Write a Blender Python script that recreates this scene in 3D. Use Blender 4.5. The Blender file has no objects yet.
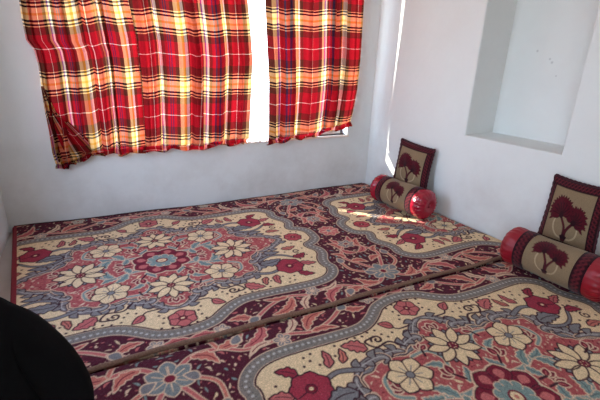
import bpy, bmesh, math, random
import numpy as np
from mathutils import Vector, Matrix, noise as mnoise

random.seed(7)
rng = np.random.default_rng(7)
S = bpy.context.scene
COL = S.collection
PI = math.pi

# ------------------------------------------------------------------ camera geometry
F, CX, CY = 404.0, 300.0, 200.0
MT = 0.05                       # top of the carpets above the cement floor
H = 1.30 + MT                   # camera height


def _n(v):
    v = np.array(v, float)
    return v / np.linalg.norm(v)


def _ray(px, py):
    return np.array([px - CX, -(py - CY), -F])


Zc = -_n(_ray(263, 1340))
Yc = _n(_ray(85, 50)); Yc = _n(Yc - Zc * Yc.dot(Zc))
Xc = np.cross(Yc, Zc)
RW = np.stack([Xc, Yc, Zc])     # camera -> world
CAM = np.array([0.0, 0.0, H])


def on_z(px, py, z):
    d = RW @ _ray(px, py)
    return CAM + d * ((z - H) / d[2])


def on_y(px, py, y):
    d = RW @ _ray(px, py)
    return CAM + d * (y / d[1])


def on_plane(px, py, p0, nrm):
    d = RW @ _ray(px, py)
    nrm = np.array(nrm, float)
    return CAM + d * ((np.array(p0) - CAM).dot(nrm) / d.dot(nrm))


D = 3.53                        # window wall
XL = -0.69                      # left wall
RA, RB = np.array([2.62, 3.56]), np.array([2.76, 1.80])   # right wall line
RE = _n(RB - RA)                # along the right wall, towards the camera
RN = np.array([-RE[1], RE[0]])  # pointing out of the room
if RN[0] < 0:
    RN = -RN
YR = -1.5                       # rear wall
HC = 2.75                       # ceiling


def rwx(y):                     # x of the right wall at y
    return RA[0] + (RA[1] - y) * (RB[0] - RA[0]) / (RA[1] - RB[1])


# ------------------------------------------------------------------ helpers
def lin(c):
    c = np.asarray(c, float) / 255.0
    return np.where(c <= 0.04045, c / 12.92, ((c + 0.055) / 1.055) ** 2.4)


def L4(c):
    return tuple(lin(c)) + (1.0,)


def link(o, parent=None):
    COL.objects.link(o)
    if parent is not None:
        o.parent = parent
    return o


def mesh_obj(name, verts, faces, mat, parent=None, smooth=False):
    me = bpy.data.meshes.new(name)
    me.from_pydata([tuple(v) for v in verts], [], [tuple(f) for f in faces])
    me.materials.append(mat)
    if smooth:
        me.polygons.foreach_set('use_smooth', [True] * len(me.polygons))
    me.update()
    return link(bpy.data.objects.new(name, me), parent)


def bm_obj(name, bm, mat, parent=None, smooth=False):
    me = bpy.data.meshes.new(name)
    bm.normal_update()
    bm.to_mesh(me)
    bm.free()
    me.materials.append(mat)
    if smooth:
        me.polygons.foreach_set('use_smooth', [True] * len(me.polygons))
    return link(bpy.data.objects.new(name, me), parent)


def tag(o, label, cat, group=None):
    o['label'] = label
    o['category'] = cat
    if group:
        o['group'] = group
    return o


def struct(o):
    o['kind'] = 'structure'
    return o


def empty(name, loc=(0, 0, 0)):
    o = bpy.data.objects.new(name, None)
    o.location = loc
    return link(o)


def add_box(bm, x0, x1, y0, y1, z0, z1):
    vs = [bm.verts.new(p) for p in ((x0, y0, z0), (x1, y0, z0), (x1, y1, z0), (x0, y1, z0),
                                    (x0, y0, z1), (x1, y0, z1), (x1, y1, z1), (x0, y1, z1))]
    for f in ((0, 3, 2, 1), (4, 5, 6, 7), (0, 1, 5, 4), (1, 2, 6, 5), (2, 3, 7, 6), (3, 0, 4, 7)):
        bm.faces.new([vs[i] for i in f])


def grid_mesh(name, P, mat, parent=None, closed_u=False, uv=None, col=None, smooth=True):
    """P: (nv, nu, 3) array of points."""
    nv, nu = P.shape[:2]
    idx = np.arange(nv * nu).reshape(nv, nu)
    if closed_u:
        a = idx[:-1, :]; b = np.roll(idx, -1, 1)[:-1, :]
        c = np.roll(idx, -1, 1)[1:, :]; d = idx[1:, :]
    else:
        a = idx[:-1, :-1]; b = idx[:-1, 1:]; c = idx[1:, 1:]; d = idx[1:, :-1]
    q = np.stack([a.ravel(), b.ravel(), c.ravel(), d.ravel()], 1).astype(np.int32)
    me = bpy.data.meshes.new(name)
    me.vertices.add(nv * nu)
    me.vertices.foreach_set('co', P.reshape(-1).astype(np.float32))
    nf = len(q)
    me.loops.add(nf * 4)
    me.loops.foreach_set('vertex_index', q.ravel())
    me.polygons.add(nf)
    me.polygons.foreach_set('loop_start', np.arange(0, nf * 4, 4, dtype=np.int32))
    me.polygons.foreach_set('loop_total', np.full(nf, 4, dtype=np.int32))
    me.polygons.foreach_set('use_smooth', np.full(nf, smooth, dtype=bool))
    me.update(calc_edges=True)
    if uv is not None:
        at = me.attributes.new('cloth', 'FLOAT_VECTOR', 'POINT')
        w = np.zeros((nv * nu, 3), np.float32)
        w[:, :2] = uv.reshape(-1, 2)
        at.data.foreach_set('vector', w.ravel())
    if col is not None:
        at = me.attributes.new('weave', 'FLOAT_COLOR', 'POINT')
        w = np.ones((nv * nu, 4), np.float32)
        w[:, :3] = col.reshape(-1, 3)
        at.data.foreach_set('color', w.ravel())
    me.materials.append(mat)
    me.validate()
    return link(bpy.data.objects.new(name, me), parent)


# ------------------------------------------------------------------ materials
def new_mat(name):
    m = bpy.data.materials.new(name)
    m.use_nodes = True
    nt = m.node_tree
    return m, nt, nt.nodes['Principled BSDF'], nt.nodes, nt.links


def simple(name, rgb, rough=0.6, noise_scale=None, amt=0.08, bump=0.0, sheen=0.0, spec=0.5):
    m, nt, b, N, Lk = new_mat(name)
    b.inputs['Base Color'].default_value = L4(rgb)
    b.inputs['Roughness'].default_value = rough
    b.inputs['Specular IOR Level'].default_value = spec
    b.inputs['Sheen Weight'].default_value = sheen
    if noise_scale:
        tc = N.new('ShaderNodeTexCoord')
        nz = N.new('ShaderNodeTexNoise'); nz.inputs['Scale'].default_value = noise_scale
        nz.inputs['Detail'].default_value = 5
        Lk.new(tc.outputs['Object'], nz.inputs['Vector'])
        mx = N.new('ShaderNodeMix'); mx.data_type = 'RGBA'
        c = np.array(rgb, float)
        mx.inputs['A'].default_value = L4(c * (1 - amt))
        mx.inputs['B'].default_value = L4(np.minimum(255, c * (1 + amt)))
        Lk.new(nz.outputs['Fac'], mx.inputs['Factor'])
        Lk.new(mx.outputs['Result'], b.inputs['Base Color'])
        if bump:
            bp = N.new('ShaderNodeBump'); bp.inputs['Strength'].default_value = bump
            bp.inputs['Distance'].default_value = 0.004
            Lk.new(nz.outputs['Fac'], bp.inputs['Height'])
            Lk.new(bp.outputs['Normal'], b.inputs['Normal'])
    return m


def plaster(name, base, stain, stain_amt=0.35, marks=()):
    m, nt, b, N, Lk = new_mat(name)
    b.inputs['Roughness'].default_value = 0.75
    b.inputs['Specular IOR Level'].default_value = 0.3
    geo = N.new('ShaderNodeNewGeometry')
    n1 = N.new('ShaderNodeTexNoise'); n1.inputs['Scale'].default_value = 2.2; n1.inputs['Detail'].default_value = 8
    n1.inputs['Roughness'].default_value = 0.65
    Lk.new(geo.outputs['Position'], n1.inputs['Vector'])
    r1 = N.new('ShaderNodeValToRGB')
    r1.color_ramp.elements[0].position = 0.42; r1.color_ramp.elements[0].color = (0, 0, 0, 1)
    r1.color_ramp.elements[1].position = 0.72; r1.color_ramp.elements[1].color = (1, 1, 1, 1)
    Lk.new(n1.outputs['Fac'], r1.inputs['Fac'])
    # the scrubbed, greyer band close to the floor
    sep = N.new('ShaderNodeSeparateXYZ'); Lk.new(geo.outputs['Position'], sep.inputs[0])
    mr = N.new('ShaderNodeMapRange')
    mr.inputs['From Min'].default_value = 0.75; mr.inputs['From Max'].default_value = 0.25
    mr.inputs['To Min'].default_value = 0.25; mr.inputs['To Max'].default_value = 1.0
    Lk.new(sep.outputs['Z'], mr.inputs['Value'])
    mul = N.new('ShaderNodeMath'); mul.operation = 'MULTIPLY'
    Lk.new(r1.outputs['Color'], mul.inputs[0]); Lk.new(mr.outputs['Result'], mul.inputs[1])
    mul2 = N.new('ShaderNodeMath'); mul2.operation = 'MULTIPLY'; mul2.inputs[1].default_value = stain_amt
    Lk.new(mul.outputs[0], mul2.inputs[0])
    mx = N.new('ShaderNodeMix'); mx.data_type = 'RGBA'
    mx.inputs['A'].default_value = L4(base); mx.inputs['B'].default_value = L4(stain)
    Lk.new(mul2.outputs[0], mx.inputs['Factor'])
    out = mx.outputs['Result']
    for (p, rad) in marks:      # small scuffs on the plaster
        vd = N.new('ShaderNodeVectorMath'); vd.operation = 'DISTANCE'
        vd.inputs[1].default_value = p
        Lk.new(geo.outputs['Position'], vd.inputs[0])
        mm = N.new('ShaderNodeMapRange')
        mm.inputs['From Min'].default_value = rad; mm.inputs['From Max'].default_value = rad * 0.3
        mm.inputs['To Min'].default_value = 0.0; mm.inputs['To Max'].default_value = 0.3
        Lk.new(vd.outputs['Value'], mm.inputs['Value'])
        m2 = N.new('ShaderNodeMix'); m2.data_type = 'RGBA'
        Lk.new(out, m2.inputs['A']); m2.inputs['B'].default_value = L4((95, 95, 100))
        Lk.new(mm.outputs['Result'], m2.inputs['Factor'])
        out = m2.outputs['Result']
    Lk.new(out, b.inputs['Base Color'])
    n2 = N.new('ShaderNodeTexNoise'); n2.inputs['Scale'].default_value = 9; n2.inputs['Detail'].default_value = 9
    Lk.new(geo.outputs['Position'], n2.inputs['Vector'])
    bp = N.new('ShaderNodeBump'); bp.inputs['Strength'].default_value = 0.22; bp.inputs['Distance'].default_value = 0.02
    Lk.new(n2.outputs['Fac'], bp.inputs['Height'])
    Lk.new(bp.outputs['Normal'], b.inputs['Normal'])
    return m


def woven(name, rough=0.9, speck=0.3, speck_scale=260, bump=0.5, sheen=0.15):
    """colour from the woven pattern, broken up by pile noise"""
    m, nt, b, N, Lk = new_mat(name)
    b.inputs['Roughness'].default_value = rough
    b.inputs['Specular IOR Level'].default_value = 0.15
    b.inputs['Sheen Weight'].default_value = sheen
    at = N.new('ShaderNodeAttribute'); at.attribute_name = 'weave'
    tc = N.new('ShaderNodeTexCoord')
    nz = N.new('ShaderNodeTexNoise'); nz.inputs['Scale'].default_value = speck_scale; nz.inputs['Detail'].default_value = 2
    Lk.new(tc.outputs['Object'], nz.inputs['Vector'])
    mr = N.new('ShaderNodeMapRange')
    mr.inputs['From Min'].default_value = 0.3; mr.inputs['From Max'].default_value = 0.7
    mr.inputs['To Min'].default_value = 1 - speck; mr.inputs['To Max'].default_value = 1 + speck
    Lk.new(nz.outputs['Fac'], mr.inputs['Value'])
    mul = N.new('ShaderNodeVectorMath'); mul.operation = 'SCALE'
    Lk.new(at.outputs['Color'], mul.inputs[0]); Lk.new(mr.outputs['Result'], mul.inputs['Scale'])
    Lk.new(mul.outputs['Vector'], b.inputs['Base Color'])
    bp = N.new('ShaderNodeBump'); bp.inputs['Strength'].default_value = bump; bp.inputs['Distance'].default_value = 0.003
    Lk.new(nz.outputs['Fac'], bp.inputs['Height'])
    Lk.new(bp.outputs['Normal'], b.inputs['Normal'])
    return m


def plaid_cloth(name, translucent=0.36, gain=1.0):
    m, nt, b, N, Lk = new_mat(name)
    at = N.new('ShaderNodeAttribute'); at.attribute_name = 'cloth'
    sep = N.new('ShaderNodeSeparateXYZ'); Lk.new(at.outputs['Vector'], sep.inputs[0])
    RED, BRN, CRM, BLK = (160, 26, 36), (84, 40, 32), (255, 208, 138), (14, 14, 24)
    WHT, PUR, BLU, GLD = (255, 236, 215), (150, 60, 170), (36, 40, 84), (242, 166, 60)

    def ramp(src, stops):
        fr = N.new('ShaderNodeMath'); fr.operation = 'FRACT'; Lk.new(src, fr.inputs[0])
        r = N.new('ShaderNodeValToRGB'); r.color_ramp.interpolation = 'CONSTANT'
        e = r.color_ramp.elements
        e[0].position = stops[0][0]; e[0].color = L4(stops[0][1])
        e[1].position = stops[1][0]; e[1].color = L4(stops[1][1])
        for p, c in stops[2:]:
            k = e.new(p); k.color = L4(c)
        Lk.new(fr.outputs[0], r.inputs['Fac'])
        return r.outputs['Color']
    rows = ramp(sep.outputs['Y'], [(0, BLK), (.028, CRM), (.052, BLK), (.080, CRM), (.15, GLD), (.185, CRM), (.25, BLK), (.278, CRM),
                                   (.302, BLK), (.330, CRM), (.345, BRN), (.455, RED), (.645, WHT), (.658, RED), (.85, BRN), (.985, CRM)])
    cols = ramp(sep.outputs['X'], [(0, RED), (.095, WHT), (.105, RED), (.20, BRN), (.27, CRM), (.325, PUR), (.352, WHT), (.41, BRN),
                                   (.47, RED), (.53, BLU), (.55, RED), (.575, BLU), (.595, RED), (.66, BRN), (.72, CRM), (.78, GLD), (.82, WHT), (.87, BRN), (.95, RED)])
    mx = N.new('ShaderNodeMix'); mx.data_type = 'RGBA'; mx.inputs['Factor'].default_value = 0.5
    Lk.new(rows, mx.inputs['A']); Lk.new(cols, mx.inputs['B'])
    # where a dark thread crosses a light one the dark one wins
    ml = N.new('ShaderNodeMix'); ml.data_type = 'RGBA'; ml.blend_type = 'MULTIPLY'; ml.inputs['Factor'].default_value = 1.0
    Lk.new(rows, ml.inputs['A']); Lk.new(cols, ml.inputs['B'])
    sq = N.new('ShaderNodeGamma'); sq.inputs['Gamma'].default_value = 0.5
    Lk.new(ml.outputs['Result'], sq.inputs['Color'])
    bl = N.new('ShaderNodeMix'); bl.data_type = 'RGBA'; bl.inputs['Factor'].default_value = 0.6
    Lk.new(mx.outputs['Result'], bl.inputs['A']); Lk.new(sq.outputs['Color'], bl.inputs['B'])
    gm = N.new('ShaderNodeGamma'); gm.inputs['Gamma'].default_value = 1.12
    Lk.new(bl.outputs['Result'], gm.inputs['Color'])
    # fine thread grain
    nz = N.new('ShaderNodeTexNoise'); nz.inputs['Scale'].default_value = 60; nz.inputs['Detail'].default_value = 3
    Lk.new(at.outputs['Vector'], nz.inputs['Vector'])
    mr = N.new('ShaderNodeMapRange'); mr.inputs['To Min'].default_value = 0.85 * gain; mr.inputs['To Max'].default_value = 1.15 * gain
    Lk.new(nz.outputs['Fac'], mr.inputs['Value'])
    sc = N.new('ShaderNodeVectorMath'); sc.operation = 'SCALE'
    Lk.new(gm.outputs['Color'], sc.inputs[0]); Lk.new(mr.outputs['Result'], sc.inputs['Scale'])
    df = N.new('ShaderNodeBsdfDiffuse'); tr = N.new('ShaderNodeBsdfTranslucent')
    Lk.new(sc.outputs['Vector'], df.inputs['Color']); Lk.new(sc.outputs['Vector'], tr.inputs['Color'])
    ms = N.new('ShaderNodeMixShader'); ms.inputs[0].default_value = translucent
    Lk.new(df.outputs[0], ms.inputs[1]); Lk.new(tr.outputs[0], ms.inputs[2])
    Lk.new(ms.outputs[0], N['Material Output'].inputs['Surface'])
    N.remove(b)
    return m


def sheer_cloth(name):
    m, nt, b, N, Lk = new_mat(name)
    df = N.new('ShaderNodeBsdfDiffuse'); tr = N.new('ShaderNodeBsdfTranslucent')
    for d in (df, tr):
        d.inputs['Color'].default_value = L4((250, 246, 248))
    ms = N.new('ShaderNodeMixShader'); ms.inputs[0].default_value = 0.7
    Lk.new(df.outputs[0], ms.inputs[1]); Lk.new(tr.outputs[0], ms.inputs[2])
    Lk.new(ms.outputs[0], N['Material Output'].inputs['Surface'])
    N.remove(b)
    return m


def glass_mat(name):
    m, nt, b, N, Lk = new_mat(name)
    tp = N.new('ShaderNodeBsdfTransparent'); tp.inputs['Color'].default_value = (0.95, 0.97, 0.97, 1)
    gl = N.new('ShaderNodeBsdfGlossy'); gl.inputs['Roughness'].default_value = 0.02
    ms = N.new('ShaderNodeMixShader'); ms.inputs[0].default_value = 0.05
    Lk.new(tp.outputs[0], ms.inputs[1]); Lk.new(gl.outputs[0], ms.inputs[2])
    Lk.new(ms.outputs[0], N['Material Output'].inputs['Surface'])
    N.remove(b)
    return m


WALL = plaster('plaster_white', (225, 227, 226), (178, 174, 167), 0.45)
niche_back = [tuple(np.append(on_plane(px, py, (RA[0] + RN[0] * .36, RA[1] + RN[1] * .36, 0), (RN[0], RN[1], 0))[:2],
                              on_plane(px, py, (RA[0] + RN[0] * .36, RA[1] + RN[1] * .36, 0), (RN[0], RN[1], 0))[2]))
              for px, py in ((537.5, 51), (550, 59), (552, 62.5), (556, 76))]
WALLR = plaster('plaster_right', (228, 231, 229), (190, 184, 178), 0.4,
                [(niche_back[0], .012), (niche_back[1], .011), (niche_back[2], .013), (niche_back[3], .008)])
CEIL = simple('ceiling_paint', (222, 222, 220), 0.85, 3, 0.03)
CEMENT = simple('cement_floor', (186, 178, 170), 0.85, 6, 0.08, 0.2)
FRAME = simple('painted_frame', (224, 222, 216), 0.5)
SILL = simple('painted_sill', (232, 214, 200), 0.6, 8, 0.05)
STEEL = simple('rod_metal', (120, 118, 116), 0.35)
GLASS = glass_mat('window_glass')
PLAID = plaid_cloth('plaid_cloth', gain=.86)
SHEER = sheer_cloth('white_sheer')
CARPET = woven('carpet_pile', 0.95, 0.28, 230, 0.6, 0.0)
BIND_T = simple('tan_binding', (112, 84, 68), 0.9, 120, 0.35, 0.6)
BIND_R = simple('red_binding', (128, 26, 40), 0.85, 90, 0.2, 0.5)
TAPESTRY = woven('cushion_tapestry', 0.9, 0.22, 330, 0.4, 0.1)
SATIN = simple('red_satin', (150, 8, 38), 0.27, 14, 0.12, spec=0.7)
VELVET = simple('dark_red_velvet', (138, 10, 30), 0.42, 22, 0.14, spec=0.5)
PIPING = simple('burgundy_piping', (58, 14, 26), 0.85, 90, 0.3)
BLACK = simple('black_wool', (13, 13, 15), 0.95, 40, 0.25, 0.3, spec=0.1)
SKIN = simple('skin', (176, 128, 100), 0.55)
HAIR = simple('black_hair', (16, 14, 13), 0.6)


# ------------------------------------------------------------------ pattern drawing on a small raster
class Canvas:
    def __init__(s, x0, x1, y0, y1, res, bg):
        s.x0, s.y0, s.res = x0, y0, res
        s.W = int(round((x1 - x0) / res)) + 1
        s.H = int(round((y1 - y0) / res)) + 1
        s.a = np.ones((s.H, s.W, 3)) * lin(bg)
        s.X, s.Y = np.meshgrid(x0 + np.arange(s.W) * res, y0 + np.arange(s.H) * res)

    def box(s, p, pad):
        i0 = max(0, int((p[:, 0].min() - pad - s.x0) / s.res)); i1 = min(s.W, int((p[:, 0].max() + pad - s.x0) / s.res) + 2)
        j0 = max(0, int((p[:, 1].min() - pad - s.y0) / s.res)); j1 = min(s.H, int((p[:, 1].max() + pad - s.y0) / s.res) + 2)
        return (slice(j0, j1), slice(i0, i1)) if i1 > i0 and j1 > j0 else None

    @staticmethod
    def sd_poly(X, Y, p):
        d = np.full(X.shape, 1e9); ins = np.zeros(X.shape, bool)
        q = np.roll(p, -1, 0)
        for (ax, ay), (bx, by) in zip(p, q):
            ex, ey = bx - ax, by - ay
            t = np.clip(((X - ax) * ex + (Y - ay) * ey) / (ex * ex + ey * ey + 1e-12), 0, 1)
            d = np.minimum(d, (X - ax - t * ex) ** 2 + (Y - ay - t * ey) ** 2)
            c = (ay > Y) != (by > Y)
            if abs(ey) > 1e-12:
                ins ^= c & (X < ex * (Y - ay) / ey + ax)
        d = np.sqrt(d)
        return np.where(ins, -d, d)

    def put(s, sl, al, c):
        al = np.clip(al, 0, 1)[..., None]
        s.a[sl] = s.a[sl] * (1 - al) + lin(c) * al

    def poly(s, pts, fill, *outl):
        """outl: (width, colour) pairs drawn outside in, widest first"""
        p = np.array(pts, float)
        pad = max([w for w, _ in outl] + [0]) + s.res * 2
        sl = s.box(p, pad)
        if sl is None:
            return
        sd = s.sd_poly(s.X[sl], s.Y[sl], p)
        for w, c in outl:
            s.put(sl, 0.5 - (sd - w) / s.res, c)
        if fill is not None:
            s.put(sl, 0.5 - sd / s.res, fill)

    def stroke(s, pts, w, fill, *outl):
        p = np.array(pts, float)
        ws = np.broadcast_to(np.array(w, float), (len(p),)) if np.ndim(w) == 0 else np.interp(np.linspace(0, 1, len(p)), np.linspace(0, 1, len(w)), w)
        pad = ws.max() + max([o for o, _ in outl] + [0]) + s.res * 2
        sl = s.box(p, pad)
        if sl is None:
            return
        X, Y = s.X[sl], s.Y[sl]
        sd = np.full(X.shape, 1e9)
        for k in range(len(p) - 1):
            (ax, ay), (bx, by) = p[k], p[k + 1]
            ex, ey = bx - ax, by - ay
            t = np.clip(((X - ax) * ex + (Y - ay) * ey) / (ex * ex + ey * ey + 1e-12), 0, 1)
            dd = np.hypot(X - ax - t * ex, Y - ay - t * ey) - (ws[k] + (ws[k + 1] - ws[k]) * t)
            sd = np.minimum(sd, dd)
        for o, c in outl:
            s.put(sl, 0.5 - (sd - o) / s.res, c)
        s.put(sl, 0.5 - sd / s.res, fill)

    def dot(s, x, y, r, c, *outl):
        s.stroke([(x, y), (x + 1e-4, y)], r, c, *outl)

    def sample(s, x, y):
        fx = np.clip((x - s.x0) / s.res, 0, s.W - 1.001); fy = np.clip((y - s.y0) / s.res, 0, s.H - 1.001)
        i = fx.astype(int); j = fy.astype(int); u = (fx - i)[..., None]; v = (fy - j)[..., None]
        a = s.a
        return (a[j, i] * (1 - u) * (1 - v) + a[j, i + 1] * u * (1 - v) + a[j + 1, i] * (1 - u) * v + a[j + 1, i + 1] * u * v)


def smooth(pts, n=8, closed=False):
    p = np.array(pts, float)
    out = []
    m = len(p)
    rng_ = range(m) if closed else range(m - 1)
    for k in rng_:
        if closed:
            a, b, c, d = p[(k - 1) % m], p[k], p[(k + 1) % m], p[(k + 2) % m]
        else:
            a, b, c, d = p[max(k - 1, 0)], p[k], p[k + 1], p[min(k + 2, m - 1)]
        for t in np.arange(n) / n:
            out.append(0.5 * ((2 * b) + (c - a) * t + (2 * a - 5 * b + 4 * c - d) * t * t + (3 * b - a - 3 * c + d) * t ** 3))
    if not closed:
        out.append(p[-1])
    return np.array(out)


def petal(cx, cy, ang, r0, r1, w, blunt=0.6, n=9):
    """closed outline of one petal from r0 to r1 along ang"""
    t = np.linspace(0, 1, n)
    prof = w * np.sin(PI * t ** blunt) ** 0.8
    r = r0 + (r1 - r0) * t
    ca, sa = math.cos(ang), math.sin(ang)
    up = [(cx + r[k] * ca - prof[k] * sa, cy + r[k] * sa + prof[k] * ca) for k in range(n)]
    dn = [(cx + r[k] * ca + prof[k] * sa, cy + r[k] * sa - prof[k] * ca) for k in range(n - 1, -1, -1)]
    return np.array(up + dn[1:-1])


def leaf(p0, p1, w, bend=0.0, lobes=0, depth=0.25, n=22):
    p0 = np.array(p0, float); p1 = np.array(p1, float)
    d = p1 - p0; ln = np.hypot(*d); d /= ln; nn = np.array([-d[1], d[0]])
    t = np.linspace(0, 1, n)
    spine = p0 + np.outer(t * ln, d) + np.outer(bend * np.sin(PI * t) * ln, nn)
    pr = w * np.sin(PI * t ** 0.75) ** 0.9
    if lobes:
        pr = pr * (1 - depth * (0.5 + 0.5 * np.cos(2 * PI * lobes * t)))
    up = spine + pr[:, None] * nn
    dn = spine - pr[:, None] * nn
    return np.concatenate([up, dn[::-1][1:-1]]), spine


CRE, BUR, ROSE, GREY, DARK = (218, 192, 152), (74, 14, 34), (164, 78, 78), (118, 116, 118), (54, 16, 32)
PINK, SALM, TEAL, LT, BLUE = (184, 98, 96), (188, 108, 94), (118, 138, 134), (206, 176, 148), (116, 124, 124)
WINE = (112, 20, 42)


def curl(cx, cy, r, a0, turns, n=26):
    t = np.linspace(0, 1, n)
    a = a0 + turns * 2 * PI * t
    rr = r * (1 - 0.8 * t)
    return np.stack([cx + rr * np.cos(a), cy + rr * np.sin(a)], 1)


def carpet_tile():
    c = Canvas(-0.01, 1.285, -0.01, 1.06, 0.0025, BUR)
    guard_q = [(0, .80), (.07, .795), (.15, .77), (.22, .715), (.285, .672), (.36, .648), (.5, .645), (.65, .652), (.80, .655),
               (.90, .635), (.965, .585), (.995, .52), (.985, .465), (1.0, .40), (1.04, .33), (1.05, .26), (1.02, .195), (1.02, .16),
               (1.07, .13), (1.115, .075), (1.125, 0)]
    q = smooth(guard_q, 6)
    full = np.concatenate([q, q[::-1][1:] * [1, -1], (q * [-1, -1])[1:], (q[::-1] * [-1, 1])[1:-1]])
    sdg = Canvas.sd_poly(c.X, c.Y, full)
    al = (slice(0, c.H), slice(0, c.W))

    def band(o, col):
        c.put(al, 0.5 - (sdg - o) / c.res, col)
    # ---- motifs on the burgundy ground (drawn first, the guard covers their ends)
    OL = ((.0055, LT),)

    def scroll_leaf(p0, p1, w, bend=0.1, col=SALM, lobes=4):
        o, sp = leaf(p0, p1, w * .82, bend, lobes, .35)
        c.poly(o, col, (.006, LT))
        c.stroke(sp[3:-4], .003, WINE)

    def bloom(x, y, R, n, col, cen, rot=0.0, out=LT, ow=.0065, blunt=1.25, wf=.30):
        for k in range(n):
            c.poly(petal(x, y, rot + 2 * PI * k / n, R * .12, R, R * wf, blunt), None, (ow, out))
        for k in range(n):
            c.poly(petal(x, y, rot + 2 * PI * k / n, R * .12, R, R * wf, blunt), col)
            c.stroke([(x, y), (x + R * .72 * math.cos(rot + 2 * PI * k / n), y + R * .72 * math.sin(rot + 2 * PI * k / n))], .003, out)
        c.dot(x, y, R * .2, cen, (.006, out))

    # long stems
    st1 = smooth([(1.275, .70), (1.17, .80), (1.04, .80), (.93, .74), (.80, .735), (.70, .75), (.58, .72), (.46, .76), (.36, .83)], 8)
    c.stroke(st1, [.011, .009, .007, .009, .007, .009], PINK, *OL)
    st2 = smooth([(1.275, .70), (1.19, .56), (1.14, .44), (1.20, .32), (1.275, .25)], 8)
    c.stroke(st2, [.010, .008, .009, .007], PINK, *OL)
    st3 = smooth([(.36, .83), (.24, .90), (.12, .895), (0, .93)], 8)
    c.stroke(st3, [.008, .010, .007], PINK, *OL)
    st4 = smooth([(1.275, .70), (1.16, .66), (1.09, .60), (1.08, .50)], 8)
    c.stroke(st4, [.009, .007, .007], SALM, *OL)
    st5 = smooth([(1.04, .80), (1.10, .92), (1.22, .97), (1.285, 1.0)], 8)
    c.stroke(st5, [.008, .009, .007], SALM, *OL)
    scroll_leaf((1.04, .80), (.90, .88), .042, .18)
    scroll_leaf((1.17, .80), (1.06, .71), .036, -.2)
    scroll_leaf((1.12, .92), (1.25, .86), .036, .2, PINK)
    scroll_leaf((.58, .72), (.44, .70), .026, -.1, SALM, 3)
    scroll_leaf((.60, .74), (.44, .85), .040, -.2, SALM, 5)
    scroll_leaf((.80, .74), (.92, .69), .022, .15, LT, 2)
    scroll_leaf((.33, .84), (.21, .80), .034, .15, SALM, 4)
    scroll_leaf((.14, .89), (.0, .86), .030, .15, PINK, 3)
    scroll_leaf((1.15, .44), (1.09, .36), .030, .2, SALM, 3)
    scroll_leaf((1.19, .33), (1.275, .40), .034, .2, PINK, 4)
    scroll_leaf((1.16, .50), (1.255, .55), .034, -.2, SALM, 4)
    scroll_leaf((1.20, .31), (1.15, .20), .036, .2, SALM, 4)
    scroll_leaf((1.275, .25), (1.20, .14), .030, -.1, PINK, 4)
    scroll_leaf((.70, .76), (.64, .90), .026, .2, LT, 3)
    scroll_leaf((.93, .75), (.80, .92), .040, .25, PINK, 5)
    scroll_leaf((.30, .88), (.40, .97), .034, -.2, SALM, 4)
    scroll_leaf((.88, .97), (1.02, .93), .030, .2, SALM, 4)
    scroll_leaf((.60, .93), (.46, .98), .026, .2, PINK, 3)
    # blue-grey flowers of the ground
    bloom(1.275, .70, .105, 6, BLUE, WINE, PI / 6)
    bloom(.74, .725, .046, 5, GREY, LT, .3)
    bloom(.16, .855, .040, 5, GREY, LT, 0)
    bloom(1.275, .25, .062, 6, GREY, WINE, 0)
    bloom(1.275, 0.0, .085, 8, PINK, GREY, 0)
    bloom(1.06, .94, .05, 5, PINK, WINE, .4)
    bloom(.50, .92, .045, 5, TEAL, WINE, .2)
    for (x, y, a) in ((1.08, .50, -1.4), (.36, .83, 2.4), (.97, .80, 2.2), (1.16, .66, .6), (1.2, .9, .5)):
        o, sp = leaf((x, y), (x + .07 * math.cos(a), y + .07 * math.sin(a)), .022, .1)
        c.poly(o, GREY, (.007, LT))
    # little cream flecks where the ground is still bare
    bur = lin(BUR)

    def scatter(n, base, tol, cols, size, lo=None, rmin=.028, reg=None):
        pts = []
        for _ in range(n * 14):
            x = rng.uniform(0, 1.275); y = rng.uniform(0, 1.05)
            i = int((x - c.x0) / c.res); j = int((y - c.y0) / c.res)
            if reg is not None and not reg(x, y, sdg[j, i]):
                continue
            k = max(2, int(size * .9 / c.res))
            patch = c.a[max(0, j - k):j + k, max(0, i - k):i + k]
            if patch.size == 0 or np.abs(patch - base).max() > tol:
                continue
            if any((x - u) ** 2 + (y - v) ** 2 < rmin ** 2 for u, v in pts):
                continue
            pts.append((x, y))
            a = rng.uniform(0, 2 * PI); ln = size * rng.uniform(.7, 1.25)
            o, sp = leaf((x - ln * math.cos(a), y - ln * math.sin(a)), (x + ln * math.cos(a), y + ln * math.sin(a)), size * rng.uniform(.28, .42), rng.uniform(-.2, .2))
            c.poly(o, cols[rng.integers(len(cols))])
            if len(pts) >= n:
                break
    scatter(120, bur, .06, (LT, CRE, LT, PINK, TEAL), .016, rmin=.040, reg=lambda x, y, d: d > .045)
    scatter(160, bur, .06, (LT, LT, PINK), .008, rmin=.022, reg=lambda x, y, d: d > .045)
    # ---- guard stripe and cream field
    band(.033, LT); band(.028, (122, 115, 108))
    # dotted light flowers along the guard
    seg = np.r_[0, np.cumsum(np.hypot(*np.diff(q, axis=0).T))]
    for s_ in np.arange(.015, seg[-1], .030):
        x = np.interp(s_, seg, q[:, 0]); y = np.interp(s_, seg, q[:, 1])
        c.dot(x, y, .0075, (176, 172, 168))
        c.dot(x + .012, y + .012, .003, (78, 72, 86)); c.dot(x - .013, y - .010, .003, (78, 72, 86))
    band(-.034, LT); band(-.037, DARK); band(-.046, CRE)
    # ---- inner vine and rose medallion
    vine_q = [(0, .585), (.07, .56), (.125, .475), (.22, .412), (.37, .425), (.46, .392), (.545, .36), (.555, .26), (.585, .18),
              (.66, .125), (.78, .075), (.845, 0)]
    vq = smooth(vine_q, 6)
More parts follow.
